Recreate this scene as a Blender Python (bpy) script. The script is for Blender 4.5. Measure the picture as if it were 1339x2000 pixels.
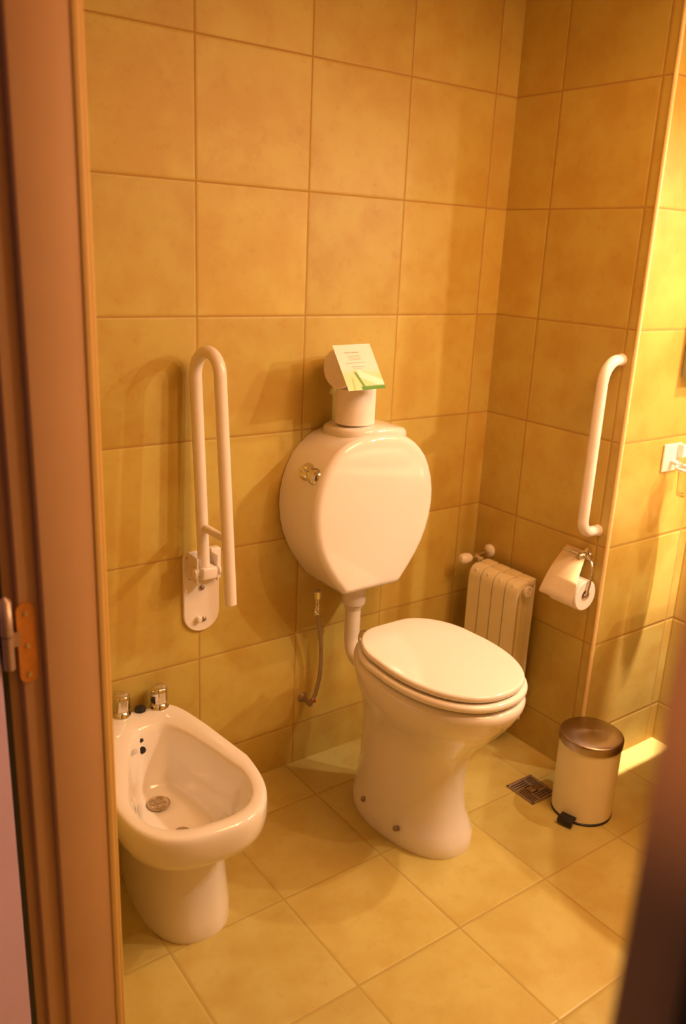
import bpy, bmesh, math, random
from mathutils import Vector, Matrix
random.seed(4)
for o in list(bpy.data.objects): bpy.data.objects.remove(o, do_unlink=True)
SC = bpy.context.scene
COL = SC.collection
PI = math.pi

# ---------------------------------------------------------------- camera
cam_d = bpy.data.cameras.new('camera'); cam = bpy.data.objects.new('camera', cam_d); COL.objects.link(cam)
yaw, pitch, roll = 0.63807, -0.3001, 0.04572
fw = Vector((math.sin(yaw)*math.cos(pitch), math.cos(yaw)*math.cos(pitch), math.sin(pitch)))
rt = Vector((math.cos(yaw), -math.sin(yaw), 0)); up = rt.cross(fw)
r2 = math.cos(roll)*rt + math.sin(roll)*up; u2 = -math.sin(roll)*rt + math.cos(roll)*up
M = Matrix((r2, u2, -fw)).transposed().to_4x4(); M.translation = Vector((-1.02274, -2.06486, 1.66098))
cam.matrix_world = M
cam_d.sensor_fit = 'VERTICAL'; cam_d.sensor_height = 36; cam_d.sensor_width = 24.1
cam_d.lens = 1645.216/2000*36
cam_d.clip_start = 0.02
cam_d.dof.use_dof = True; cam_d.dof.focus_distance = 2.25; cam_d.dof.aperture_fstop = 2.4
SC.camera = cam

# ---------------------------------------------------------------- world, lamps, exposure
SC.view_settings.view_transform = 'Standard'; SC.view_settings.look = 'None'
SC.view_settings.gamma = 1.0; SC.view_settings.use_curve_mapping = False
SC.view_settings.exposure = -0.16
w = bpy.data.worlds.new('hall_fill_light'); SC.world = w; w.use_nodes = True
w.node_tree.nodes['Background'].inputs[0].default_value = (0.36, 0.22, 0.26, 1)
w.node_tree.nodes['Background'].inputs[1].default_value = 0.20

LAMP_COL = (0.89, 0.69, 0.50)
def lamp(name, kind, loc, energy, color=LAMP_COL, **k):
    d = bpy.data.lights.new(name, kind); d.energy = energy; d.color = color
    for a, b in k.items(): setattr(d, a, b)
    o = bpy.data.objects.new(name, d); o.location = loc; COL.objects.link(o); return o
def aim(o, target):
    o.rotation_euler = (Vector(target)-o.location).to_track_quat('-Z', 'Y').to_euler()
for i_, (y_, e_) in enumerate(((-1.10, 51), (-1.50, 60))):       # two halogens over the mirror, shaded above
    o_ = lamp('mirror_light', 'SPOT', (1.50, y_, 2.02), e_, spot_size=math.radians(158), spot_blend=1.0, shadow_soft_size=0.022)
    aim(o_, (0.60, -0.85, 0.0))
cl_ = lamp('ceiling_or_fill_light', 'SPOT', (0.95, -2.0, 2.42), 31, spot_size=math.radians(150), spot_blend=1.0, shadow_soft_size=0.03)
aim(cl_, (0.40, -0.70, 0.1))
fl_ = lamp('ceiling_or_fill_light', 'AREA', (0.72, -1.50, 2.47), 36, (1.0, .46, .18), shape='DISK', size=0.9)  # warm fill disk added to lift the shaded surfaces, no ceiling fitting
# down-light over the recess that throws the bright patch on its floor
sp = lamp('recess_spot', 'SPOT', (1.42, -0.93, 2.40), 800, (1.0, .72, .60), spot_size=math.radians(15), spot_blend=0.6, shadow_soft_size=0.02)
aim(sp, (1.47, -0.61, 0.0))
# unseen hall spot, added to brighten the upper part of the right jamb
hs = lamp('hall_fill_light', 'SPOT', (-1.7, -2.3, 1.95), 40, (1.0, .42, .18), spot_size=math.radians(44), spot_blend=0.18, shadow_soft_size=0.05)
aim(hs, (-0.66, -1.88, 1.84))

# ---------------------------------------------------------------- node helpers
class NT:
    def __init__(s, name):
        s.m = bpy.data.materials.new(name); s.m.use_nodes = True
        s.t = s.m.node_tree; s.b = s.t.nodes['Principled BSDF']
    def n(s, typ, **k):
        x = s.t.nodes.new(typ)
        for a, b in k.items(): setattr(x, a, b)
        return x
    def l(s, a, b): s.t.links.new(a, b)
    def val(s, sock, v):
        if isinstance(v, (int, float)): sock.default_value = v
        else: s.l(v, sock)
    def math(s, op, a, b=0.0, c=0.0):
        x = s.n('ShaderNodeMath', operation=op)
        for i, v in enumerate((a, b, c)): s.val(x.inputs[i], v)
        return x.outputs[0]
    def rng(s, v, a, b, c=0.0, d=1.0, smooth=True):
        x = s.n('ShaderNodeMapRange'); x.interpolation_type = 'SMOOTHSTEP' if smooth else 'LINEAR'
        s.val(x.inputs[0], v)
        for i, q in enumerate((a, b, c, d)): x.inputs[i+1].default_value = q
        return x.outputs[0]
    def mix(s, f, a, b, typ='MIX'):
        x = s.n('ShaderNodeMix', data_type='RGBA', blend_type=typ)
        s.val(x.inputs[0], f)
        for i, q in ((6, a), (7, b)):
            if isinstance(q, tuple): x.inputs[i].default_value = (*q, 1)
            else: s.l(q, x.inputs[i])
        return x.outputs[2]
    def noise(s, vec, scale, detail=4, rough=.55):
        x = s.n('ShaderNodeTexNoise'); s.l(vec, x.inputs['Vector'])
        x.inputs['Scale'].default_value = scale; x.inputs['Detail'].default_value = detail; x.inputs['Roughness'].default_value = rough
        return x.outputs[0]
    def bump(s, h, strength, dist):
        x = s.n('ShaderNodeBump'); s.l(h, x.inputs['Height']); x.inputs['Strength'].default_value = strength; x.inputs['Distance'].default_value = dist
        s.l(x.outputs[0], s.b.inputs['Normal'])

def tile_mat(name, ua, va, u0, v0, tw, th, base, base2, grout, rough=.50, gw=.0030):
    T = NT(name)
    g = T.n('ShaderNodeNewGeometry'); sep = T.n('ShaderNodeSeparateXYZ'); T.l(g.outputs['Position'], sep.inputs[0])
    U = T.math('SUBTRACT', sep.outputs[ua], u0); V = T.math('SUBTRACT', sep.outputs[va], v0)
    du = T.math('PINGPONG', U, tw/2); dv = T.math('PINGPONG', V, th/2)
    d = T.math('MINIMUM', du, dv)
    mask = T.rng(d, gw*.5, gw*.5+.0018)            # 0 in the joint, 1 on the tile
    edge = T.rng(d, gw*.5, gw*.5+.006)
    iu = T.math('FLOOR', T.math('DIVIDE', U, tw)); iv = T.math('FLOOR', T.math('DIVIDE', V, th))
    comb = T.n('ShaderNodeCombineXYZ'); T.l(iu, comb.inputs[0]); T.l(iv, comb.inputs[1])
    wn = T.n('ShaderNodeTexWhiteNoise', noise_dimensions='3D'); T.l(comb.outputs[0], wn.inputs[0])
    sc = T.n('ShaderNodeVectorMath', operation='SCALE'); T.l(wn.outputs['Color'], sc.inputs[0]); sc.inputs['Scale'].default_value = 7.0
    ad = T.n('ShaderNodeVectorMath', operation='ADD'); T.l(sc.outputs[0], ad.inputs[0]); T.l(g.outputs['Position'], ad.inputs[1])
    vec = ad.outputs[0]                              # every tile shows another piece of the pattern
    c = T.mix(T.rng(T.noise(vec, 7, 3), .36, .66), base, base2)
    blotch = T.rng(T.noise(vec, 26, 5, .65), .5, .74)
    c = T.mix(T.math('MULTIPLY', blotch, .32), c, tuple(x*y for x, y in zip(base2, (.86, .70, .50))))
    fleck = T.rng(T.noise(vec, 95, 3, .6), .66, .78)
    c = T.mix(T.math('MULTIPLY', fleck, .45), c, tuple(x*.55 for x in base2))
    vr = T.rng(wn.outputs['Value'], 0, 1, .93, 1.05, False)
    hv = T.n('ShaderNodeHueSaturation'); T.l(c, hv.inputs['Color']); T.l(vr, hv.inputs['Value'])
    c = T.mix(mask, grout, hv.outputs[0])
    T.l(c, T.b.inputs['Base Color'])
    T.l(T.rng(mask, 0, 1, .85, rough, False), T.b.inputs['Roughness'])
    h = T.math('ADD', T.math('MULTIPLY', edge, 1.0), T.math('MULTIPLY', T.noise(vec, 30, 4), .12))
    T.bump(h, .35, .0025)
    return T.m

def plain(name, col, rough=.4, metal=0.0, var=.04, scale=12, bump=0.0, coat=0.0, spec=.5):
    T = NT(name)
    tc = T.n('ShaderNodeTexCoord')
    nz = T.noise(tc.outputs['Object'], scale, 4)
    c = T.mix(T.rng(nz, .3, .7), tuple(x*(1-var) for x in col), tuple(min(1, x*(1+var)) for x in col))
    T.l(c, T.b.inputs['Base Color'])
    T.b.inputs['Roughness'].default_value = rough; T.b.inputs['Metallic'].default_value = metal
    T.b.inputs['Coat Weight'].default_value = coat; T.b.inputs['Coat Roughness'].default_value = .05
    T.b.inputs['Specular IOR Level'].default_value = spec
    if bump: T.bump(T.noise(tc.outputs['Object'], scale*8, 3), bump, .001)
    return T.m

WB, WB2 = (.575, .445, .10), (.53, .36, .068)
GR = (.42, .25, .055)
Z0 = 0.14653
mt_back = tile_mat('tile_wall_back', 0, 2, 0.0, Z0, .34161, 1/3, WB, WB2, GR)
mt_right = tile_mat('tile_wall_right', 1, 2, -.18206, Z0, .34404, 1/3, WB, WB2, GR)
mt_rec = tile_mat('tile_wall_recess', 0, 2, 1.510, Z0, .41, 1/3, WB, WB2, GR)
mt_side = tile_mat('tile_wall_side', 1, 2, -.5657, Z0, .34161, 1/3, WB, WB2, GR)
mt_floor = tile_mat('tile_floor', 0, 1, -.34181, -.18573, .32838, .33247, (.60, .50, .155), (.545, .42, .11), (.45, .33, .08), .36, .0035)
M_por = plain('porcelain', (.88, .83, .74), .07, var=.01, scale=3, coat=.6)
M_seat = plain('seat_plastic', (.90, .85, .77), .12, var=.01, scale=3, coat=.4)
M_wht = plain('white_coated_tube', (.86, .78, .70), .25, var=.02, coat=.3)
M_plw = plain('white_plastic', (.84, .77, .66), .35, var=.02)
M_rad = plain('radiator_enamel', (.82, .74, .48), .32, var=.02)
M_chr = plain('chrome', (.74, .72, .68), .07, 1.0, var=.02)
M_sat = plain('brushed_steel', (.62, .54, .44), .30, 1.0, var=.05, scale=40)
M_dkm = plain('drain_steel', (.34, .25, .17), .42, 0.6, var=.12, scale=60)
M_brs = plain('brass_hinge', (.70, .30, .06), .42, 0.4, var=.08, scale=50)
M_brb = plain('dull_bronze', (.48, .33, .22), .4, .5, var=.05, scale=40)
M_blk = plain('black_plastic_and_gap', (.015, .013, .012), .45)
M_red = plain('red_ring', (.55, .04, .02), .4)
M_pap = plain('toilet_paper', (.90, .82, .74), .95, var=.02, scale=60, bump=.3)
M_crd = plain('cardboard_core', (.50, .36, .22), .9)
M_bin = plain('cream_lacquer', (.84, .76, .48), .5, var=.02)
M_lid = plain('dull_steel', (.42, .33, .26), .3, 1.0, var=.06, scale=20)
M_lid.node_tree.nodes['Principled BSDF'].inputs['Anisotropic'].default_value = .7
M_jmb = plain('peach_door_paint', (.62, .37, .17), .5, var=.03, scale=4, bump=.1)
M_bead = plain('ochre_bead_paint', (.66, .42, .12), .5, var=.03, scale=4)
M_leaf = plain('hall_tinted_door_paint', (.78, .56, .80), .5, var=.03, scale=4)  # lilac of the hall light is put into the leaf's base colour
M_trim = plain('cream_corner_trim', (.88, .66, .30), .35, var=.02)
M_cei = plain('ceiling_paint', (.80, .74, .66), .8)
M_cab = plain('grey_cabinet', (.36, .36, .26), .4)
M_wood = plain('vanity_wood', (.30, .15, .07), .5, var=.15, scale=8)

def braid_mat():
    T = NT('braided_steel'); tc = T.n('ShaderNodeTexCoord')
    wv = T.n('ShaderNodeTexWave', wave_type='BANDS', bands_direction='DIAGONAL'); T.l(tc.outputs['Object'], wv.inputs['Vector'])
    wv.inputs['Scale'].default_value = 130
    T.l(T.mix(wv.outputs['Fac'], (.22, .15, .09), (.70, .60, .48)), T.b.inputs['Base Color'])
    T.b.inputs['Metallic'].default_value = .8; T.b.inputs['Roughness'].default_value = .35
    T.bump(wv.outputs['Fac'], .6, .001); return T.m
M_brd = braid_mat()
def glass_mat():
    T = NT('clear_glass'); T.b.inputs['Base Color'].default_value = (.97, .93, .88, 1)
    T.b.inputs['Transmission Weight'].default_value = 1; T.b.inputs['Roughness'].default_value = .03; T.b.inputs['IOR'].default_value = 1.45
    return T.m
M_gls = glass_mat()
M_mir = plain('mirror_glass', (.85, .85, .85), .02, 1.0, var=0)

# ---------------------------------------------------------------- mesh helpers
def finish(name, bm, mat, parent=None, angle=38, smooth=True):
    bmesh.ops.remove_doubles(bm, verts=bm.verts, dist=1e-6)
    bmesh.ops.recalc_face_normals(bm, faces=bm.faces)
    for f in bm.faces: f.smooth = smooth
    lim = math.radians(angle)
    for e in bm.edges:
        if len(e.link_faces) == 2 and e.calc_face_angle(0) > lim: e.smooth = False
    me = bpy.data.meshes.new(name); bm.to_mesh(me); bm.free()
    o = bpy.data.objects.new(name, me); COL.objects.link(o); me.materials.append(mat)
    if parent: o.parent = parent
    return o
def tag(o, label=None, cat=None, group=None, kind=None):
    if label: o['label'] = label
    if cat: o['category'] = cat
    if group: o['group'] = group
    if kind: o['kind'] = kind
    return o
def thing(name, label, cat, loc=(0, 0, 0), rz=0, group=None, kind=None):
    o = bpy.data.objects.new(name, None); o.empty_display_size = .05; COL.objects.link(o)
    o.location = loc; o.rotation_euler = (0, 0, rz)
    return tag(o, label, cat, group, kind)
def box(bm, x0, x1, y0, y1, z0, z1, bev=0, seg=3):
    b = bmesh.new()
    bmesh.ops.create_cube(b, size=1)
    for v in b.verts:
        v.co = Vector(((x0+x1)/2+v.co.x*(x1-x0), (y0+y1)/2+v.co.y*(y1-y0), (z0+z1)/2+v.co.z*(z1-z0)))
    if bev: bmesh.ops.bevel(b, geom=list(b.edges), offset=bev, segments=seg, profile=.5, affect='EDGES')
    merge(bm, b)
def merge(bm, b):
    me = bpy.data.meshes.new('t'); b.to_mesh(me); b.free(); bm.from_mesh(me); bpy.data.meshes.remove(me)
def loft(bm, rings, cap0=True, cap1=True):
    vs = [[bm.verts.new(p) for p in r] for r in rings]
    n = len(rings[0])
    for a, b in zip(vs, vs[1:]):
        for i in range(n):
            j = (i+1) % n; bm.faces.new((a[i], a[j], b[j], b[i]))
    if cap0: bm.faces.new(vs[0])
    if cap1: bm.faces.new(vs[-1])
def frame(d):
    d = d.normalized(); a = Vector((0, 0, 1)) if abs(d.z) < .9 else Vector((1, 0, 0))
    x = d.cross(a).normalized(); return x, d.cross(x).normalized()
def smooth_path(pts, sub=6):
    P = [Vector(p) for p in pts]; out = []
    for i in range(len(P)-1):
        p0 = P[max(i-1, 0)]; p1 = P[i]; p2 = P[i+1]; p3 = P[min(i+2, len(P)-1)]
        for k in range(sub):
            t = k/sub
            out.append(.5*((2*p1)+(-p0+p2)*t+(2*p0-5*p1+4*p2-p3)*t*t+(-p0+3*p1-3*p2+p3)*t**3))
    out.append(P[-1]); return out
def tube(bm, pts, r, n=20, cap=True):
    P = [Vector(p) for p in pts]; rings = []
    x, y = frame(P[1]-P[0]); pd = (P[1]-P[0]).normalized()
    for i, p in enumerate(P):
        d = (P[min(i+1, len(P)-1)]-P[max(i-1, 0)]).normalized()
        q = pd.rotation_difference(d); x = q @ x; y = q @ y; pd = d
        rr = r[i] if isinstance(r, (list, tuple)) else r
        rings.append([p+rr*(math.cos(2*PI*k/n)*x+math.sin(2*PI*k/n)*y) for k in range(n)])
    loft(bm, rings, cap, cap)
def lathe(bm, prof, o=(0, 0, 0), axis=(0, 0, 1), n=40):
    """prof: (radius, height) along axis"""
    d = Vector(axis).normalized(); x, y = frame(d); o = Vector(o)
    rings = [[o+d*h+max(r, 1e-5)*(math.cos(2*PI*k/n)*x+math.sin(2*PI*k/n)*y) for k in range(n)] for r, h in prof]
    loft(bm, rings, prof[0][0] > 1e-4, prof[-1][0] > 1e-4)
def B(): return bmesh.new()
def mk(name, mat, parent, fn, *a, angle=38, **k):
    b = B(); fn(b, *a, **k); return finish(name, b, mat, parent, angle)

def egg(hw, yb, ym, yf, nb=2.4, nf=2.2, taper=0.0, tp=1.5, n=56, cx=0.0):
    """plan outline of sanitary ware in local axes (front = -y): widest at ym, back at yb, front at yf"""
    pts = []
    for i in range(n):
        t = 2*PI*i/n; c, s = math.cos(t), math.sin(t)
        e = nb if s > 0 else nf
        x = hw*math.copysign(abs(c)**(2/e), c); q = abs(s)**(2/e)
        y = ym+(yb-ym)*q if s > 0 else ym+(yf-ym)*q
        if s > 0: x *= 1-taper*q**tp
        pts.append((x+cx, y))
    return pts
def at_z(pts, z): return [Vector((x, y, z)) for x, y in pts]
def inset(pts, d):
    """pull an outline inwards by d, keeping the point count"""
    cx = sum(p[0] for p in pts)/len(pts); cy = sum(p[1] for p in pts)/len(pts); out = []
    hx = max(abs(p[0]-cx) for p in pts); hy = max(abs(p[1]-cy) for p in pts)
    return [(cx+(p[0]-cx)*(1-d/hx), cy+(p[1]-cy)*(1-d/hy)) for p in pts]

# ================================================================= THE ROOM
XC, YT, X2, XL = 1.11694, -.5657, 1.552, -.56
H = 2.50; YJ = -.766; YR = -1.857; XO = -.66; YF = -2.55
def wallbox(name, mat, a, label, kind='structure'):
    b = B(); box(b, *a); o = finish(name, b, mat, None, smooth=False); return tag(o, label, 'wall', kind=kind)
wallbox('wall_back', mt_back, (XO-.0, XC+.0, 0, .12, 0, H), 'ochre tiled wall behind the toilet and bidet')
wallbox('wall_right', mt_right, (XC, XC+.10, YT+.001, .12, 0, H), 'ochre tiled short wall with the radiator and paper holder')
wallbox('wall_alcove', mt_rec, (XC+.10, X2+.12, YT+.0, YT+.12, 0, H), 'brightly lit tiled wall of the recess at the right')
b = B(); box(b, XC+.004, XC+.10, YT, YT+.0009, 0, H)
tag(finish('wall_return', b, mt_rec, None, smooth=False), 'tiled end face of the short wall beside the corner trim', 'wall', kind='structure')
wallbox('wall_side', mt_side, (X2, X2+.12, YF, YT, 0, H), 'tiled side wall of the recess at the right border')
wallbox('wall_front', mt_back, (XO, X2+.12, YF-.12, YF, 0, H), 'tiled wall on the near side of the room')
b = B(); box(b, XO, XL, YJ+.04, 0, 0, H); box(b, XO, XL, YF, YR-.04, 0, H); box(b, XO, XL, YR-.04, YJ+.04, 2.10, H)
tag(finish('wall_left', b, mt_side, None, smooth=False), 'wall on the left holding the doorway', 'wall', kind='structure')
b = B(); box(b, -2.2, X2+.12, -3.2, .12, -.08, 0)
tag(finish('floor', b, mt_floor, None, smooth=False), 'ochre square tiled floor', 'floor', kind='structure')
b = B(); box(b, XO, X2+.12, YF-.12, .12, H, H+.08)
tag(finish('ceiling', b, M_cei, None, smooth=False), 'plain pale ceiling', 'ceiling', kind='structure')
# corner trim: a quarter-round plastic strip on the outer corner
b = B(); tube(b, [(XC+.003, YT+.003, 0), (XC+.003, YT+.003, H)], .0065, 16)
tag(finish('trim_1', b, M_trim), 'cream corner strip running up the outer edge of the short tiled wall', 'trim', kind='structure')

# ---- doorway: jambs, beads, hinge and open leaf
door = thing('door_1', 'peach painted door frame with open leaf and orange hinge at the left border', 'door', (XL, YJ, 0), kind='structure')
dm = Matrix.Translation(-Vector((XL, YJ, 0)))
def dpart(name, mat, fn, parent=door, **k):
    o = mk(name, mat, None, fn, **k); o.data.transform(dm) if parent is door else o.data.transform(dm); o.parent = parent; return o
def jamb_l(b):
    box(b, -.660, -.567, YJ, YJ+.045, 0, 2.08, .004)       # broad reveal face
    box(b, -.694, -.655, YJ+.016, YJ+.045, 0, 2.08, .003)  # rebate behind it
    box(b, -.715, -.690, YJ+.034, YJ+.060, 0, 2.08, .003)
dpart('frame_jamb', M_jmb, jamb_l)
def bead_l(b):
    box(b, -.570, -.556, YJ-.002, YJ+.060, 0, 2.09, .0035)
    box(b, -.557, -.545, YJ+.012, YJ+.060, 0, 2.09, .003)
dpart('bead', M_bead, bead_l)
def jamb_r(b):
    box(b, -.660, -.556, YR-.045, YR, 0, 2.08, .004)
    box(b, -.690, -.655, YR-.30, YR-.075, 0, 2.08, .004)
dpart('frame_jamb', M_jmb, jamb_r)
dpart('dark_gap_strip', M_blk, lambda b: box(b, -.668, -.655, YR-.075, YR-.040, 0, 2.08, .002))  # black strip painting in the dark recess beside the right jamb
dpart('frame_head', M_jmb, lambda b: box(b, -.712, -.556, YR-.04, YJ+.04, 2.05, 2.11, .004))
dpart('dark_gap_strip', M_blk, lambda b: box(b, -.724, -.713, YJ+.030, YJ+.060, 0, 2.05, .001))  # black strip standing in for the shaded gap next to the leaf
leaf = dpart('door_leaf', M_leaf, lambda b: box(b, -1.62, -.725, YJ+.022, YJ+.062, .01, 2.05, .003))
def plate_h(b):
    # flat plate with round ends, lying on the rebate face
    z0, z1, x0, x1 = .950, 1.094, -.699, -.670; r = (x1-x0)/2; xc = (x0+x1)/2; n = 12
    pts = [(xc+r*math.cos(t), z1-r+r*math.sin(t)) for t in [PI*k/n for k in range(n+1)]]
    pts += [(xc+r*math.cos(t), z0+r+r*math.sin(t)) for t in [PI+PI*k/n for k in range(n+1)]]
    loft(b, [[Vector((x, YJ+.0165, z)) for x, z in pts], [Vector((x, YJ+.0125, z)) for x, z in pts]])
hinge = dpart('hinge', M_brs, plate_h); hinge['label'] = 'orange brass hinge plate'
def barrel(b):
    tube(b, [(-.716, YJ+.008, 1.045), (-.716, YJ+.008, 1.104)], .0098, 18)
    tube(b, [(-.716, YJ+.008, .985), (-.716, YJ+.008, 1.042)], .0090, 18)
    tube(b, [(-.716, YJ+.008, 1.104), (-.716, YJ+.008, 1.112)], [.0098, .002], 18)
    box(b, -.712, -.695, YJ+.011, YJ+.0145, 1.02, 1.045)
o = dpart('hinge_barrel', M_brb, barrel, parent=hinge)
for z in (1.075, 1.018, .965):
    o = dpart('screw', M_sat, lambda b: lathe(b, [(.0045, 0), (.004, .0015), (.0015, .0018)], (-.6845, YJ+.0125, z), (0, -1, 0), 16), parent=hinge)

# ================================================================= SANITARY WARE
# ---- toilet
TX = .492
toilet = thing('toilet', 'white porcelain pedestal toilet with closed lid standing below the cistern', 'toilet', (TX, 0, 0))
def bowl(b):
    S = [(0.000, .131, -.21, -.40, -.648, 3.0, 2.3), (.012, .133, -.208, -.40, -.650, 3.0, 2.3), (.040, .131, -.21, -.40, -.645, 3.0, 2.3),
         (.065, .123, -.212, -.40, -.632, 2.9, 2.3), (.10, .117, -.215, -.40, -.618, 2.8, 2.2), (.16, .113, -.217, -.40, -.608, 2.7, 2.2),
         (.24, .112, -.22, -.41, -.606, 2.7, 2.2), (.30, .117, -.22, -.42, -.622, 2.7, 2.1), (.35, .128, -.22, -.44, -.655, 2.8, 2.1),
         (.40, .150, -.222, -.46, -.702, 2.8, 2.1), (.44, .168, -.222, -.475, -.738, 2.8, 2.1), (.48, .183, -.222, -.485, -.766, 2.8, 2.15),
         (.51, .191, -.22, -.49, -.781, 2.8, 2.2), (.528, .192, -.22, -.49, -.784, 2.8, 2.2), (.538, .187, -.222, -.49, -.778, 2.8, 2.2),
         (.541, .178, -.23, -.49, -.765, 2.8, 2.2)]
    rings = [at_z(egg(hw+(.006 if z < .36 else 0), yb, ym, yf, nb, nf, taper=.22, cx=.013*max(0, min(1, (.44-z)/.10))), z) for z, hw, yb, ym, yf, nb, nf in S]
    inner = [(.536, .135, -.26, -.49, -.715), (.50, .125, -.27, -.49, -.70), (.42, .095, -.30, -.48, -.64), (.36, .05, -.34, -.45, -.55)]
    rings += [at_z(egg(hw, yb, ym, yf, 2.4, 2.2), z) for z, hw, yb, ym, yf in inner]
    loft(b, rings)
mk('bowl', M_por, toilet, bowl, angle=60)
LID = dict(hw=.190, yb=-.272, ym=-.505, yf=-.776, nb=5, nf=2.25, taper=.36, tp=2.6, n=72)
def slab(b, z0, z1, r, grow=0.0, dome=0.0, P=LID):
    P = dict(P); P['hw'] += grow; P['yf'] -= grow; P['yb'] += grow*.3
    o = egg(**P); rings = []
    for k in range(6):
        a = PI/2*k/5; rings.append(at_z(inset(o, r*(1-math.sin(a))), z0+r*(1-math.cos(a))))
    for k in range(6):
        a = PI/2*k/5; rings.append(at_z(inset(o, r*(1-math.cos(a))), z1-r+r*math.sin(a)))
    for f in (.85, .6, .3, .06):
        rings.append(at_z(inset(o, P['hw']*(1-f)*1.0), z1+dome*(1-f*f)))
    loft(b, rings)
mk('seat', M_seat, toilet, slab, .549, .570, .0095, .004, angle=60)
mk('lid', M_seat, toilet, slab, .574, .594, .009, -.006, .006, angle=60)
def seat_hinge(b):
    tube(b, [(-.085, -.262, .565), (.085, -.262, .565)], .010, 16)
    for s in (-.07, .07): lathe(b, [(.014, .538), (.014, .552), (.009, .57)], (s, -.245, 0), (0, 0, 1), 16)
mk('seat_hinge', M_chr, toilet, seat_hinge)
for (x, y, z) in ((-.118, -.350, .058), (-.121, -.510, .056)):
    o = mk('bolt', M_dkm, toilet, lambda b: lathe(b, [(.008, -.014), (.008, .008), (.005, .011), (.0, .012)], (x+.006, y, z), (-.9, -.1, .35), 14))

# ---- cistern
cist = thing('cistern', 'large round white ceramic cistern hung on the back wall above the toilet', 'cistern', (.489, 0, .66))
prof = [(.673, .098), (.677, .108), (.69, .118), (.72, .142), (.76, .170), (.80, .192), (.84, .208), (.88, .218), (.93, .2235), (.97, .221), (1.01, .213),
        (1.05, .198), (1.08, .181), (1.105, .159), (1.125, .135), (1.140, .108), (1.150, .078), (1.156, .045), (1.158, .015)]
def cis_out(d):
    zc = .92
    R = [(w_, z) for z, w_ in prof]; L = [(-w_, z) for z, w_ in reversed(prof)]
    return [(x*(1-d/.2235), zc+(z-zc)*(1-d/.24)) for x, z in R+L]
def tank(b):
    rings = []
    def ring(y, d): rings.append([Vector((x, y, z-.66)) for x, z in cis_out(d)])
    ring(-.003, .0); ring(-.10, .0)
    r = .024
    for k in range(8):
        a = PI/2*k/7; ring(-.178-r*math.sin(a)*.95, r*(1-math.cos(a)))
    ring(-.2025, .06); ring(-.2035, .14); 
    loft(b, rings)
mk('tank', M_por, cist, tank, angle=50)
def cap(b):
    o = [(x, y) for x, y in egg(.121, -.004, -.09, -.192, 4.5, 2.8, n=56, cx=.022)]
    zs = [(.450, .0), (.500, .0), (.507, .002), (.5125, .006), (.515, .014), (.516, .05)]
    # the underside follows the round tank
    rings = []
    for z, d in zs:
        q = inset(o, d)
        if z == .450: rings.append([Vector((x, y, max(.42, .49-1.9*x*x))) for x, y in q])
        else: rings.append([Vector((x, y, z-.9*x*x)) for x, y in q])
    loft(b, rings)
mk('tank_lid', M_por, cist, cap, angle=60)
kn = Vector((-.78, 0, .62)).normalized()
kp = Vector((.2915-.489, -.112, 1.050-.66))
knob = mk('flush_knob', M_chr, cist, lambda b: lathe(b, [(.027, -.008), (.027, .003), (.023, .012), (.012, .015), (.010, .022), (.0, .023)], kp, kn, 32))
knob['label'] = 'chrome flush knob'
mk('lever', M_chr, knob, lambda b: lathe(b, [(.008, 0), (.018, .010), (.026, .030), (.0265, .044), (.020, .056), (.010, .061), (.0, .062)], kp+kn*.012+Vector((.008, -.004, -.006)), (.22, -1, -.30), 28))
# ---- flush pipe
fp = thing('flush_pipe', 'cream plastic flush pipe joining cistern and toilet bowl', 'pipe', (.492, -.1, .47))
def fpipe(b):
    pts = [(0, 0, .175), (0, 0, .03), (0, -.002, -.01), (0, -.015, -.045), (0, -.05, -.062), (0, -.118, -.066)]
    tube(b, smooth_path(pts, 6), .0245, 28)
mk('pipe', M_plw, fp, fpipe)
mk('collar', M_plw, fp, lambda b: lathe(b, [(.0255, .105), (.028, .108), (.029, .118), (.037, .124), (.038, .135), (.038, .195), (.03, .205)], (0, 0, 0)))
# ---- supply hose and valve
hs_ = thing('supply_hose', 'thin braided steel hose running from cistern underside to the wall valve', 'hose', (.385, 0, .24))
hp = [(.366, -.08, .655), (.368, -.078, .60), (.380, -.07, .555), (.397, -.06, .48), (.408, -.052, .41), (.408, -.050, .34), (.401, -.048, .295), (.393, -.046, .262), (.384, -.044, .25)]
hp = [(x-.385, y, z-.24) for x, y, z in hp]
mk('hose', M_brd, hs_, lambda b: tube(b, smooth_path(hp, 6), .0068, 14))
mk('nut', M_chr, hs_, lambda b: (lathe(b, [(.008, .33), (.011, .335), (.011, .352), (.008, .356), (.008, .385), (.012, .388), (.012, .410)], (-.018, -.0785, 0), (0, 0, 1), 8)))
val = thing('wall_valve', 'small angle valve with red ring on the back wall below the cistern', 'valve', (.375, 0, .24))
def vbody(b):
    lathe(b, [(.017, 0), (.017, .003), (.012, .008), (.008, .010), (.008, .040), (.0105, .042), (.0105, .050), (.007, .052)], (0, 0, 0), (0, -1, 0), 26)
    tube(b, [(0, -.040, 0), (.018, -.043, .004)], .0075, 16)
mk('valve_body', M_dkm, val, vbody)
mk('ring', M_red, val, lambda b: tube(b, [(.014, -.043, .0035), (.021, -.044, .007)], .0088, 18))

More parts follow.
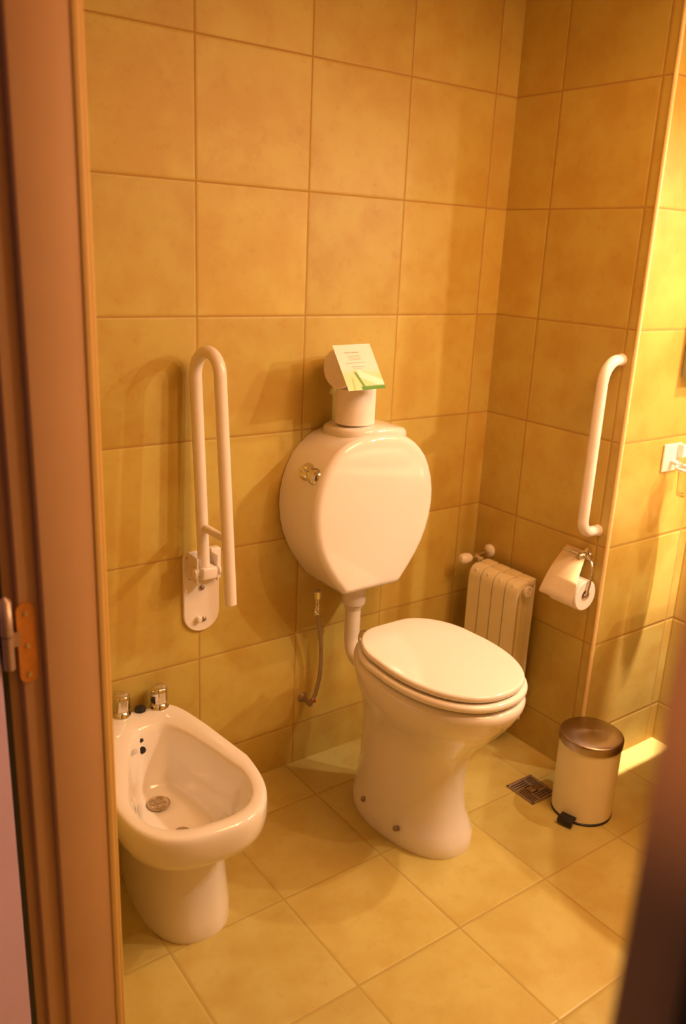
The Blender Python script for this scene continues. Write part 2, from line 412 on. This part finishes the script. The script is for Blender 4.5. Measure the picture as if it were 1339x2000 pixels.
# ---- bidet
bid = thing('bidet', 'white porcelain bidet with chrome taps standing beside the door frame', 'bidet', (-.203, -.030, 0), -math.radians(6.0))
OB = dict(yb=0, ym=-.345, yf=-.598, nb=9, nf=2.75, taper=.45, tp=1.15, n=96)
def bidet_body(b):
    def O(hw, d=0, **k): q = dict(OB); q.update(k); return inset(egg(hw, **q), d) if d else egg(hw, **q)
    FT = dict(yb=-.03, ym=-.27, nb=3.2, nf=2.5, taper=.15, tp=1.5)
    rings = [at_z(O(.120, yf=-.500, **FT), 0), at_z(O(.121, yf=-.503, **FT), .012), at_z(O(.118, yf=-.498, **FT), .05),
             at_z(O(.112, yf=-.488, **FT), .12), at_z(O(.106, yf=-.480, **FT), .19), at_z(O(.104, yf=-.478, **FT), .235),
             at_z(O(.112, yf=-.490, **FT), .253), at_z(O(.138, yf=-.525, yb=-.02, ym=-.32, nb=5, nf=2.6, taper=.35, tp=1.3), .264),
             at_z(O(.168, yf=-.565, yb=-.005, ym=-.34, nb=8, nf=2.7, taper=.42, tp=1.2), .280), at_z(O(.180, yf=-.583), .297),
             at_z(O(.186, yf=-.592), .320), at_z(O(.189), .35), at_z(O(.187), .372), at_z(O(.188, .002), .383), at_z(O(.188, .0065), .3885), at_z(O(.188, .012), .390)]
    IB = dict(yb=-.085, ym=-.39, yf=-.560, nb=3.6, nf=2.7, taper=.52, tp=.95, n=96)
    def I(hw, **k): q = dict(IB); q.update(k); return egg(hw, **q)
    rings += [at_z(I(.151), .389), at_z(I(.146, yb=-.092, yf=-.555), .384), at_z(I(.141, yb=-.10, yf=-.549), .370), at_z(I(.134, yb=-.112, yf=-.540), .33),
              at_z(I(.122, yb=-.13, yf=-.525, taper=.45), .28), at_z(I(.106, yb=-.145, yf=-.50, taper=.40), .24), at_z(I(.086, yb=-.165, yf=-.470, taper=.36), .223), at_z(I(.040, yb=-.21, yf=-.41, taper=.2), .217)]
    loft(b, rings)
mk('basin', M_por, bid, bidet_body, angle=60)
mk('mixer_hole', M_blk, bid, lambda b: lathe(b, [(.0155, .389), (.0165, .394), (.015, .400), (.009, .404), (0, .405)], (-.002, -.012, 0), (0, 0, 1), 24))
def drain_b(b):
    lathe(b, [(.031, 0), (.031, .002), (.026, .0035), (.022, .001), (.019, .0), (.019, -.003), (.006, -.003), (.005, .004), (0, .005)], (-.020, -.222, .2245), (0, 0, 1), 36)
    for a in range(3): 
        c, s = math.cos(a*PI/3), math.sin(a*PI/3)
        tube(b, [(-.020-.02*c, -.222-.02*s, .2255), (-.020+.02*c, -.222+.02*s, .2255)], .0016, 8)
dr = mk('waste_drain', M_sat, bid, drain_b); dr['label'] = 'round steel waste grate'
mk('waste_plug', M_sat, bid, lambda b: lathe(b, [(.021, 0), (.020, .003), (.010, .006), (.003, .007), (0, .007)], (.0, -.352, .2165), (0, 0, 1), 28))
mk('overflow_hole', M_blk, bid, lambda b: lathe(b, [(.0095, -.003), (.0095, .0012), (0, .0014)], (-.030, -.1195, .332), (0, -1, .35), 20))
mk('spray_hole', M_blk, bid, lambda b: lathe(b, [(.0055, -.003), (.0055, .0012), (0, .0014)], (-.029, -.1095, .357), (0, -1, .6), 16))
for sx in (-.056, .054):
    def tap(b, sx=sx):
        lathe(b, [(.027, .388), (.027, .394), (.023, .400), (.0195, .404), (.0195, .408)], (sx, -.012, 0))
    tb = mk('tap_base', M_chr, bid, tap)
    def hand(b, sx=sx):
        n = 48; rings = []
        for z, r in ((.406, .0205), (.410, .0245), (.440, .0255), (.450, .0245), (.455, .020), (.457, .012), (.4575, .002)):
            rings.append([Vector((sx+r*(1+.045*math.cos(6*a))*math.cos(a), -.012+r*(1+.045*math.cos(6*a))*math.sin(a), z)) for a in [2*PI*k/n for k in range(n)]])
        loft(b, rings)
    mk('tap_handle', M_chr, tb, hand)

# ================================================================= THINGS ON THE CISTERN
def paper_roll(b, L=.105, R=.059, r=.020):
    n = 44
    P = [(r, 0), (R-.003, 0), (R, .003), (R, L-.003), (R-.003, L), (r, L), (r, 0)]
    rings = [[Vector((q*math.cos(2*PI*k/n), q*math.sin(2*PI*k/n), z)) for k in range(n)] for q, z in P]
    loft(b, rings, False, False)
def core(b, L=.105, r=.020):
    n = 32
    P = [(r+.0002, .0008), (r-.0015, .0008), (r-.0015, L-.0008), (r+.0002, L-.0008)]
    loft(b, [[Vector((q*math.cos(2*PI*k/n), q*math.sin(2*PI*k/n), z)) for k in range(n)] for q, z in P], False, False)
r1 = thing('toilet_roll', 'spare white toilet roll standing upright on the cistern lid', 'toilet roll', (.463, -.098, 1.1765), group=None)
mk('paper', M_pap, r1, paper_roll); mk('core', M_crd, r1, core)
r2_ = thing('toilet_roll', 'white toilet roll lying on its side on top of the upright roll', 'toilet roll', (.392, -.098, 1.1765+.105+.0568))
r2_.rotation_euler = (0, PI/2, math.radians(12))
mk('wrapper', M_pap, r2_, lambda b: lathe(b, [(0, .004), (.018, .004), (.030, .0005), (.053, 0), (.057, .004), (.057, .101), (.053, .105), (.030, .1045), (.018, .101), (0, .101)], n=44))
# leaflet leaning on the rolls
card = thing('leaflet', 'printed green and white leaflet leaning on the toilet rolls', 'leaflet', (.352, -.212, 1.294))
card.rotation_euler = (math.radians(-34), 0, math.radians(5))
CW, CH = .140, .140
def leaflet_mat():
    T = NT('leaflet_print'); tc = T.n('ShaderNodeTexCoord'); sp_ = T.n('ShaderNodeSeparateXYZ'); T.l(tc.outputs['Object'], sp_.inputs[0])
    X, Z = sp_.outputs[0], sp_.outputs[2]
    nz = T.noise(tc.outputs['Object'], 30, 2)
    c = T.mix(T.rng(T.math('ADD', Z, T.math('MULTIPLY', nz, .03)), .085, .055), (.88, .80, .70), (.70, .74, .38))
    # a broad leaf blade curving across the lower part
    blade = T.math('ABSOLUTE', T.math('SUBTRACT', Z, T.math('SUBTRACT', .052, T.math('MULTIPLY', T.math('SUBTRACT', X, .055), .45))))
    m1 = T.math('MULTIPLY', T.rng(blade, .016, .008), T.rng(X, .052, .062))
    c = T.mix(m1, c, (.92, .90, .70))
    stem = T.math('ABSOLUTE', T.math('SUBTRACT', X, T.math('SUBTRACT', .066, T.math('MULTIPLY', Z, .35))))
    m2 = T.math('MULTIPLY', T.rng(stem, .007, .003), T.rng(Z, .062, .05))
    c = T.mix(m2, c, (.16, .32, .02))
    m3 = T.math('MULTIPLY', T.rng(Z, .014, .008), T.rng(X, .048, .054))
    c = T.mix(m3, c, (.10, .30, .02))
    stem2 = T.math('ABSOLUTE', T.math('SUBTRACT', X, T.math('ADD', .024, T.math('MULTIPLY', Z, .15))))
    c = T.mix(T.math('MULTIPLY', T.rng(stem2, .006, .002), T.rng(Z, .045, .03)), c, (.45, .60, .18))
    T.l(c, T.b.inputs['Base Color']); T.b.inputs['Roughness'].default_value = .35
    return T.m
M_leaflet = leaflet_mat(); M_ink = plain('grey_ink', (.42, .40, .26), .8)
mk('sheet', M_leaflet, card, lambda b: box(b, 0, CW, -.0006, .0006, 0, CH))
def inked(b):
    random.seed(2)
    for z, x0, x1, h in ((.113, .034, .086, .0034), (.104, .040, .088, .0012), (.100, .042, .086, .0012), (.096, .040, .088, .0012), (.092, .044, .084, .0012),
                         (.082, .026, .098, .0016), (.070, .042, .090, .0020), (.065, .046, .082, .0012)):
        x = x0
        while x < x1:
            wd = random.uniform(.003, .008); box(b, x, min(x1, x+wd), -.0010, -.0005, z, z+h); x += wd+.0014
mk('print_lines', M_ink, card, inked)

# ================================================================= GRAB RAILS
gr = thing('folding_grab_rail', 'white U-shaped folding grab rail folded up against the back wall', 'grab rail', (.005, 0, .70))
def rail(b):
    O = Vector((.005, 0, .70)); lower_in = Vector((-.012, -.058, .800)); up_in = Vector((-.022, -.035, 1.330)); up_out = Vector((-.010, -.150, 1.345)); low_out = Vector((-.002, -.196, .732))
    pts = [lower_in, lower_in.lerp(up_in, .5), up_in]
    c = (up_in+up_out)/2; h = (up_out-up_in)/2; upv = Vector((0, .075, 1)).normalized()
    for k in range(1, 14):
        a = PI*k/14; pts.append(c-h*math.cos(a)+upv*.0605*math.sin(a))
    pts += [up_out, up_out.lerp(low_out, .5), low_out, low_out+Vector((0, -.0003, -.004))]
    n = len(pts); tube(b, [p-O for p in pts], [.0170]*(n-1)+[.0125], 24)
mk('rail', M_wht, gr, rail)
mk('brace', M_wht, gr, lambda b: tube(b, [(-.018, -.053, .215), (-.008, -.178, .208)], .0115, 20))
def plate(b):
    hw, zt, zb = .057, .125, -.125; n = 18; out = []
    for a in [PI*k/n for k in range(n+1)]: out.append((-hw*math.cos(a), zb+hw-hw*math.sin(a)))
    for k in range(7): a = PI/2*k/6; out.append((hw-.016+.016*math.cos(a), zt-.016+.016*math.sin(a)))
    for k in range(7): a = PI/2+PI/2*k/6; out.append((-hw+.016+.016*math.cos(a), zt-.016+.016*math.sin(a)))
    loft(b, [[Vector((x, -.0005, z)) for x, z in out], [Vector((x, -.007, z)) for x, z in out], [Vector((x*.97, -.009, z*.985)) for x, z in out]])
pl = mk('wall_plate', M_wht, gr, plate)
def bracket(b):
    for s in (-.043, .020):
        box(b, s-.003, s+.003, -.072, -.006, .052, .128, .0025)
        lathe(b, [(.017, 0), (.017, .005), (.011, .009), (0, .0095)], (s+(.003 if s > 0 else -.003), -.060, .082), (1 if s > 0 else -1, 0, 0), 24)
    tube(b, [(-.05, -.060, .082), (.03, -.060, .082)], .012, 20)
    box(b, -.034, .012, -.085, -.038, .064, .100, .006)
    box(b, .018, .050, -.034, -.006, .040, .135, .004)
mk('hinge_bracket', M_wht, gr, bracket)
for (x, z) in ((-.040, .112), (.043, .112), (.0, .012), (.006, -.088), (-.035, .050)):
    mk('screw', M_dkm, pl, lambda b: lathe(b, [(.0075, .006), (.0075, .012), (.004, .015), (0, .0155)], (x, 0, z), (0, -1, 0), 8))
mk('cap', M_plw, pl, lambda b: lathe(b, [(.009, .006), (.009, .020), (.006, .024), (0, .025)], (-.013, 0, -.083), (0, -1, 0), 20))

g2 = thing('grab_bar', 'white upright grab bar fixed to the short wall above the paper holder', 'grab bar', (XC, -.522, 1.12))
def bar(b):
    O = Vector((XC, -.522, 1.12))
    pts = [(1.117, -.524, 1.391), (1.098, -.524, 1.391)]
    for k in range(1, 12):
        a = PI/2*k/12; pts.append((1.098-.058*math.sin(a), -.523, 1.391-.062*(1-math.cos(a))))
    pts += [(1.040, -.522, 1.325), (1.040, -.521, 1.12), (1.040, -.520, .905)]
    for k in range(1, 12):
        a = PI/2*k/12; pts.append((1.083-.043*math.cos(a), -.520, .905-.043*math.sin(a)))
    pts += [(1.084, -.520, .862), (1.117, -.520, .862)]
    tube(b, [Vector(p)-O for p in pts], .0168, 24)
mk('bar', M_wht, g2, bar)
for z in (1.391-1.12, .862-1.12):
    mk('flange', M_wht, g2, lambda b: lathe(b, [(.0185, 0), (.0185, .003), (.017, .006)], (-.0005, .0, z), (-1, 0, 0), 28))

# ================================================================= RADIATOR
RX0, RX1 = .997, 1.087
rad = thing('radiator', 'cream sectional aluminium radiator in the corner behind the toilet', 'radiator', (1.06, -.215, .10))
def sect(b, yc):
    O = Vector((1.06, -.215, .10)); zt = .628; zb = .10; hw = .0264
    def bx(x0, x1, y0, y1, z0, z1, bev): box(b, x0-O.x, x1-O.x, y0-O.y, y1-O.y, z0-O.z, z1-O.z, bev)
    # front plate whose head curves back over the top
    prof = [(RX0, zb), (RX0, zt-.04), (RX0+.003, zt-.018), (RX0+.012, zt-.004), (RX0+.028, zt+.004), (RX0+.034, zt+.002), (RX0+.034, zt-.012), (RX0+.02, zt-.02), (RX0+.010, zt-.04), (RX0+.006, zt-.06), (RX0+.006, zb)]
    loft(b, [[Vector((x-O.x, yc-hw-O.y, z-O.z)) for x, z in prof], [Vector((x-O.x, yc+hw-O.y, z-O.z)) for x, z in prof]])
    bx(RX0+.030, RX0+.055, yc-hw, yc+hw, zt-.012, zt+.005, .003)
    bx(RX0+.050, RX1, yc-hw, yc+hw, zt-.014, zt+.010, .004)
    bx(RX1-.008, RX1, yc-hw, yc+hw, zb, zt+.008, .002)
    bx(RX0+.004, RX1-.004, yc-.004, yc+.004, zb+.01, zt-.005, .001)
    tube(b, [Vector((RX0+.045, yc, zb+.02))-O, Vector((RX0+.045, yc, zt-.02))-O], .014, 14)
    bx(RX0+.024, RX0+.028, yc-hw+.006, yc+hw-.006, zb+.02, zt-.02, 0)
    for z in (zt-.028, zb+.03): tube(b, [Vector((RX0+.050, yc-hw, z))-O, Vector((RX0+.050, yc+hw, z))-O], .0215, 20)
for k in range(4): mk('radiator_section', M_rad, rad, sect, -.130-.0575*k)
mk('end_plug', M_plw, rad, lambda b: lathe(b, [(.020, 0), (.020, .006), (.013, .008), (.012, .004), (.005, .004), (.004, .009), (0, .010)], (-.013, -.1155, .500), (0, -1, 0), 26))
vv = thing('radiator_valve', 'cream radiator valve knob and wall flange beside the radiator top', 'radiator valve', (1.02, -.08, .645))
mk('knob', M_plw, vv, lambda b: lathe(b, [(.012, -.006), (.0165, 0), (.019, .018), (.018, .034), (.012, .041), (0, .043)], (-.006, .0, .0), (-1, .05, .0), 28))
def vpipe(b):
    tube(b, smooth_path([(-.008, 0, 0), (.015, 0, 0), (.04, .0, .003), (.0655, -.0, .006), (.094, 0, .008)], 5), .0085, 16)
    tube(b, [(.028, .0, 0), (.028, -.024, -.006)], .011, 16)
mk('pipe', M_chr, vv, vpipe)
mk('wall_flange', M_plw, vv, lambda b: lathe(b, [(.024, .0), (.0245, .006), (.018, .012), (.0105, .014)], (.0965, -.0, .008), (-1, 0, 0), 30))

# ================================================================= TOILET PAPER HOLDER
ph = thing('toilet_paper_holder', 'chrome paper holder with curved metal flap on the short wall', 'toilet paper holder', (XC, -.50, .77))
RC = Vector((1.060, -.436, .662))
def flap(b):
    O = Vector((XC, -.50, .77)); n = 14; R = .064; c = RC
    top = []; bot = []
    y0, y1 = -.428, -.532
    P0, P1 = Vector((1.105, .785)), Vector((.986, .657))
    path = []
    for k in range(n+1):
        t = k/n; q = P0.lerp(P1, t); bul = .012*math.sin(PI*t); path.append((q.x-bul*.75, q.y+bul*.65))
    path.append((.985, .650))
    rings = []
    for i, (x, z) in enumerate(path):
        t = i/(len(path)-1); w0 = y0+.006*(1-t); w1 = y1+.030*(1-t)**1.5-.030*t
        rings.append([Vector((x, w0, z))-O, Vector((x, w1, z))-O, Vector((x+.0012, w1, z+.0003))-O, Vector((x+.0012, w0, z+.0003))-O])
    loft(b, rings)
M_flap = plain('matt_flap_steel', (.78, .68, .48), .5, .8, var=.03, scale=20)
mk('flap', M_flap, ph, flap, angle=70)
def brk(b):
    lathe(b, [(.021, 0), (.021, .005), (.015, .011), (.010, .014), (.010, .032), (.013, .036), (.008, .045), (0, .046)], (0, .002, .004), (-1, 0, 0), 28)
    tube(b, [(-.028, .075, .006), (-.028, -.020, .006)], .0048, 14)
    tube(b, smooth_path([(-.030, -.010, .006), (-.034, -.036, .0), (-.045, -.055, -.030), (-.060, -.060, -.08), (-.064, -.058, -.098), (-.065, -.045, -.102), (-.065, .02, -.102), (-.065, .070, -.102)], 5), .0042, 14)
    lathe(b, [(.009, 0), (.011, .006), (.009, .012), (0, .013)], (-.028, -.018, .006), (0, -1, 0), 20)
mk('bracket', M_chr, ph, brk)
tr = thing('toilet_roll', 'toilet roll hanging in the chrome holder on the short wall', 'toilet roll', (RC.x, RC.y-.003, RC.z)); tr.rotation_euler = (PI/2, 0, 0)
mk('paper', M_pap, tr, paper_roll, .112, .050, .019); mk('core', M_crd, tr, core, .112, .019)

# ================================================================= BIN AND FLOOR DRAIN
bn = thing('pedal_bin', 'cream round pedal bin with brushed steel lid on the floor by the corner trim', 'bin', (.988, -.696, 0))
BR = .0925
mk('body', M_bin, bn, lambda b: lathe(b, [(BR-.004, .006), (BR, .009), (BR+.001, .10), (BR+.001, .245), (BR-.004, .248)], n=64))
lb = mk('lid', M_lid, bn, lambda b: lathe(b, [(BR-.002, .246), (BR+.004, .247), (BR+.0045, .268), (BR+.003, .272), (BR-.002, .275), (.06, .2795), (.03, .2815), (.001, .282)], n=64), angle=50)
mk('base_ring', M_blk, bn, lambda b: lathe(b, [(BR-.01, 0), (BR+.001, 0), (BR+.0015, .006), (BR-.003, .009)], n=64))
pd_ = Vector((-.50, -.866, 0)); 
def pedal(b):
    ang = math.atan2(-.26, -.96); c, s = math.cos(ang), math.sin(ang)
    bb = B(); box(bb, BR-.002, BR+.034, -.024, .024, .018, .027, .003)
    box(bb, BR+.026, BR+.035, -.024, .024, .006, .027, .003)
    box(bb, BR-.03, BR+.01, -.010, .010, .005, .020, .002)
    for v in bb.verts: v.co = Vector((v.co.x*c-v.co.y*s, v.co.x*s+v.co.y*c, v.co.z))
    merge(b, bb)
mk('pedal', M_blk, bn, pedal)
mk('lid_hinge', M_blk, bn, lambda b: box(b, BR*.55, BR*.55+.035, BR*.72, BR*.72+.030, .215, .250, .004))

dn = thing('floor_drain', 'square dark steel drain grate set in the floor by the bin', 'drain', (.925, -.545, 0))
def grate(b):
    s = .058
    for (x0, x1, y0, y1) in ((-s, s, -s, -s+.007), (-s, s, s-.007, s), (-s, -s+.007, -s, s), (s-.007, s, -s, s)): box(b, x0, x1, y0, y1, .0005, .0045, .001)
    # four fields of slats turning round a small plate
    for q in range(4):
        a = q*PI/2; c, sn = math.cos(a), math.sin(a)
        for k in range(4):
            y = .019+.0092*k
            x0, x1 = -.051, .015
            bb = B(); box(bb, x0, x1, y, y+.0052, .0012, .0040, .0008, 1)
            for v in bb.verts: v.co = Vector((v.co.x*c-v.co.y*sn, v.co.x*sn+v.co.y*c, v.co.z))
            merge(b, bb)
        bb = B(); box(bb, .013, .019, .014, .051, .0012, .0042, .0008, 1)
        for v in bb.verts: v.co = Vector((v.co.x*c-v.co.y*sn, v.co.x*sn+v.co.y*c, v.co.z))
        merge(b, bb)
    box(b, -.014, .014, -.014, .014, .0010, .0042, .001)
mk('grate', M_dkm, dn, grate)
mk('sump', M_blk, dn, lambda b: box(b, -.056, .056, -.056, .056, .0002, .0008))

# ================================================================= RECESS AT THE RIGHT BORDER
th = thing('tumbler_holder', 'white square wall plate with arm holding a glass on the bright wall', 'tumbler holder', (1.376, YT, 1.08))
def thp(b):
    box(b, -.046, .046, -.008, -.0003, -.045, .045, .003)
mk('wall_plate', M_wht, th, thp)
def tha(b):
    tube(b, smooth_path([(.000, -.006, -.012), (-.006, -.030, -.014), (-.016, -.050, -.016)], 4), .0085, 16)
    tube(b, [(-.020+.0405*math.cos(2*PI*k/28), -.086+.0405*math.sin(2*PI*k/28), -.018) for k in range(29)], .0048, 10, False)
    box(b, .022, .044, -.030, -.007, .0, .042, .003)
mk('arm', M_wht, th, tha)
tg = thing('tumbler', 'clear drinking glass held in the white wall ring', 'glass', (1.356, YT-.086, .975))
mk('glass', M_gls, tg, lambda b: lathe(b, [(.0, 0), (.027, 0), (.028, .003), (.0345, .105), (.0325, .105), (.026, .008), (.0, .007)], n=36))
cb = thing('wall_cabinet', 'grey green box on the bright wall cut by the right border', 'cabinet', (1.44, YT, 1.334))
mk('body', M_cab, cb, lambda b: box(b, -.080, .100, -.045, -.0005, 0, .50, .004))
mk('front', M_mir, cb, lambda b: box(b, -.082, .102, -.050, -.0455, .006, .50, .002))
# wash basin unit, mirror and lamps stand right of the frame and shade the floor
va = thing('vanity_unit', 'white vanity top whose corner just shows at the right border', 'vanity', (1.3, -1.25, 0))
mk('cabinet', M_wood, va, lambda b: box(b, .0, .249, -.45, .36, .12, .79, .004))
def ctop(b):
    P = [(1.5515, -.742), (1.280, -.742), (1.262, -.748), (1.252, -.762), (1.125, -.85), (1.04, -.925), (.99, -.97), (.97, -1.06), (.97, -1.72), (1.5515, -1.72)]
    P = [(x-1.3, y+1.25) for x, y in P]
    loft(b, [[Vector((x, y, .79)) for x, y in P], [Vector((x, y, .82)) for x, y in P]])
mk('countertop', M_por, va, ctop)
wbn = thing('wash_basin', 'white wash basin on the vanity outside the right border', 'basin', (1.29, -1.30, .82))
def wash(b):
    n = 64
    def R(hx, hy, z, e=2.4): return [Vector((hx*math.copysign(abs(math.cos(t))**(2/e), math.cos(t)), hy*math.copysign(abs(math.sin(t))**(2/e), math.sin(t)), z)) for t in [2*PI*k/n for k in range(n)]]
    loft(b, [R(.13, .20, .0005), R(.18, .25, .04), R(.20, .27, .08), R(.195, .265, .088), R(.18, .25, .084), R(.15, .21, .04), R(.05, .08, .012)])
mk('bowl', M_por, wbn, wash, angle=60)
mi = mk('mirror', M_mir, None, lambda b: box(b, -.008, -.0005, -.45, .45, 0, .75, .001)); mi.location = (X2, -1.30, 1.10)
tag(mi, 'wall mirror above the wash basin outside the right border', 'mirror')
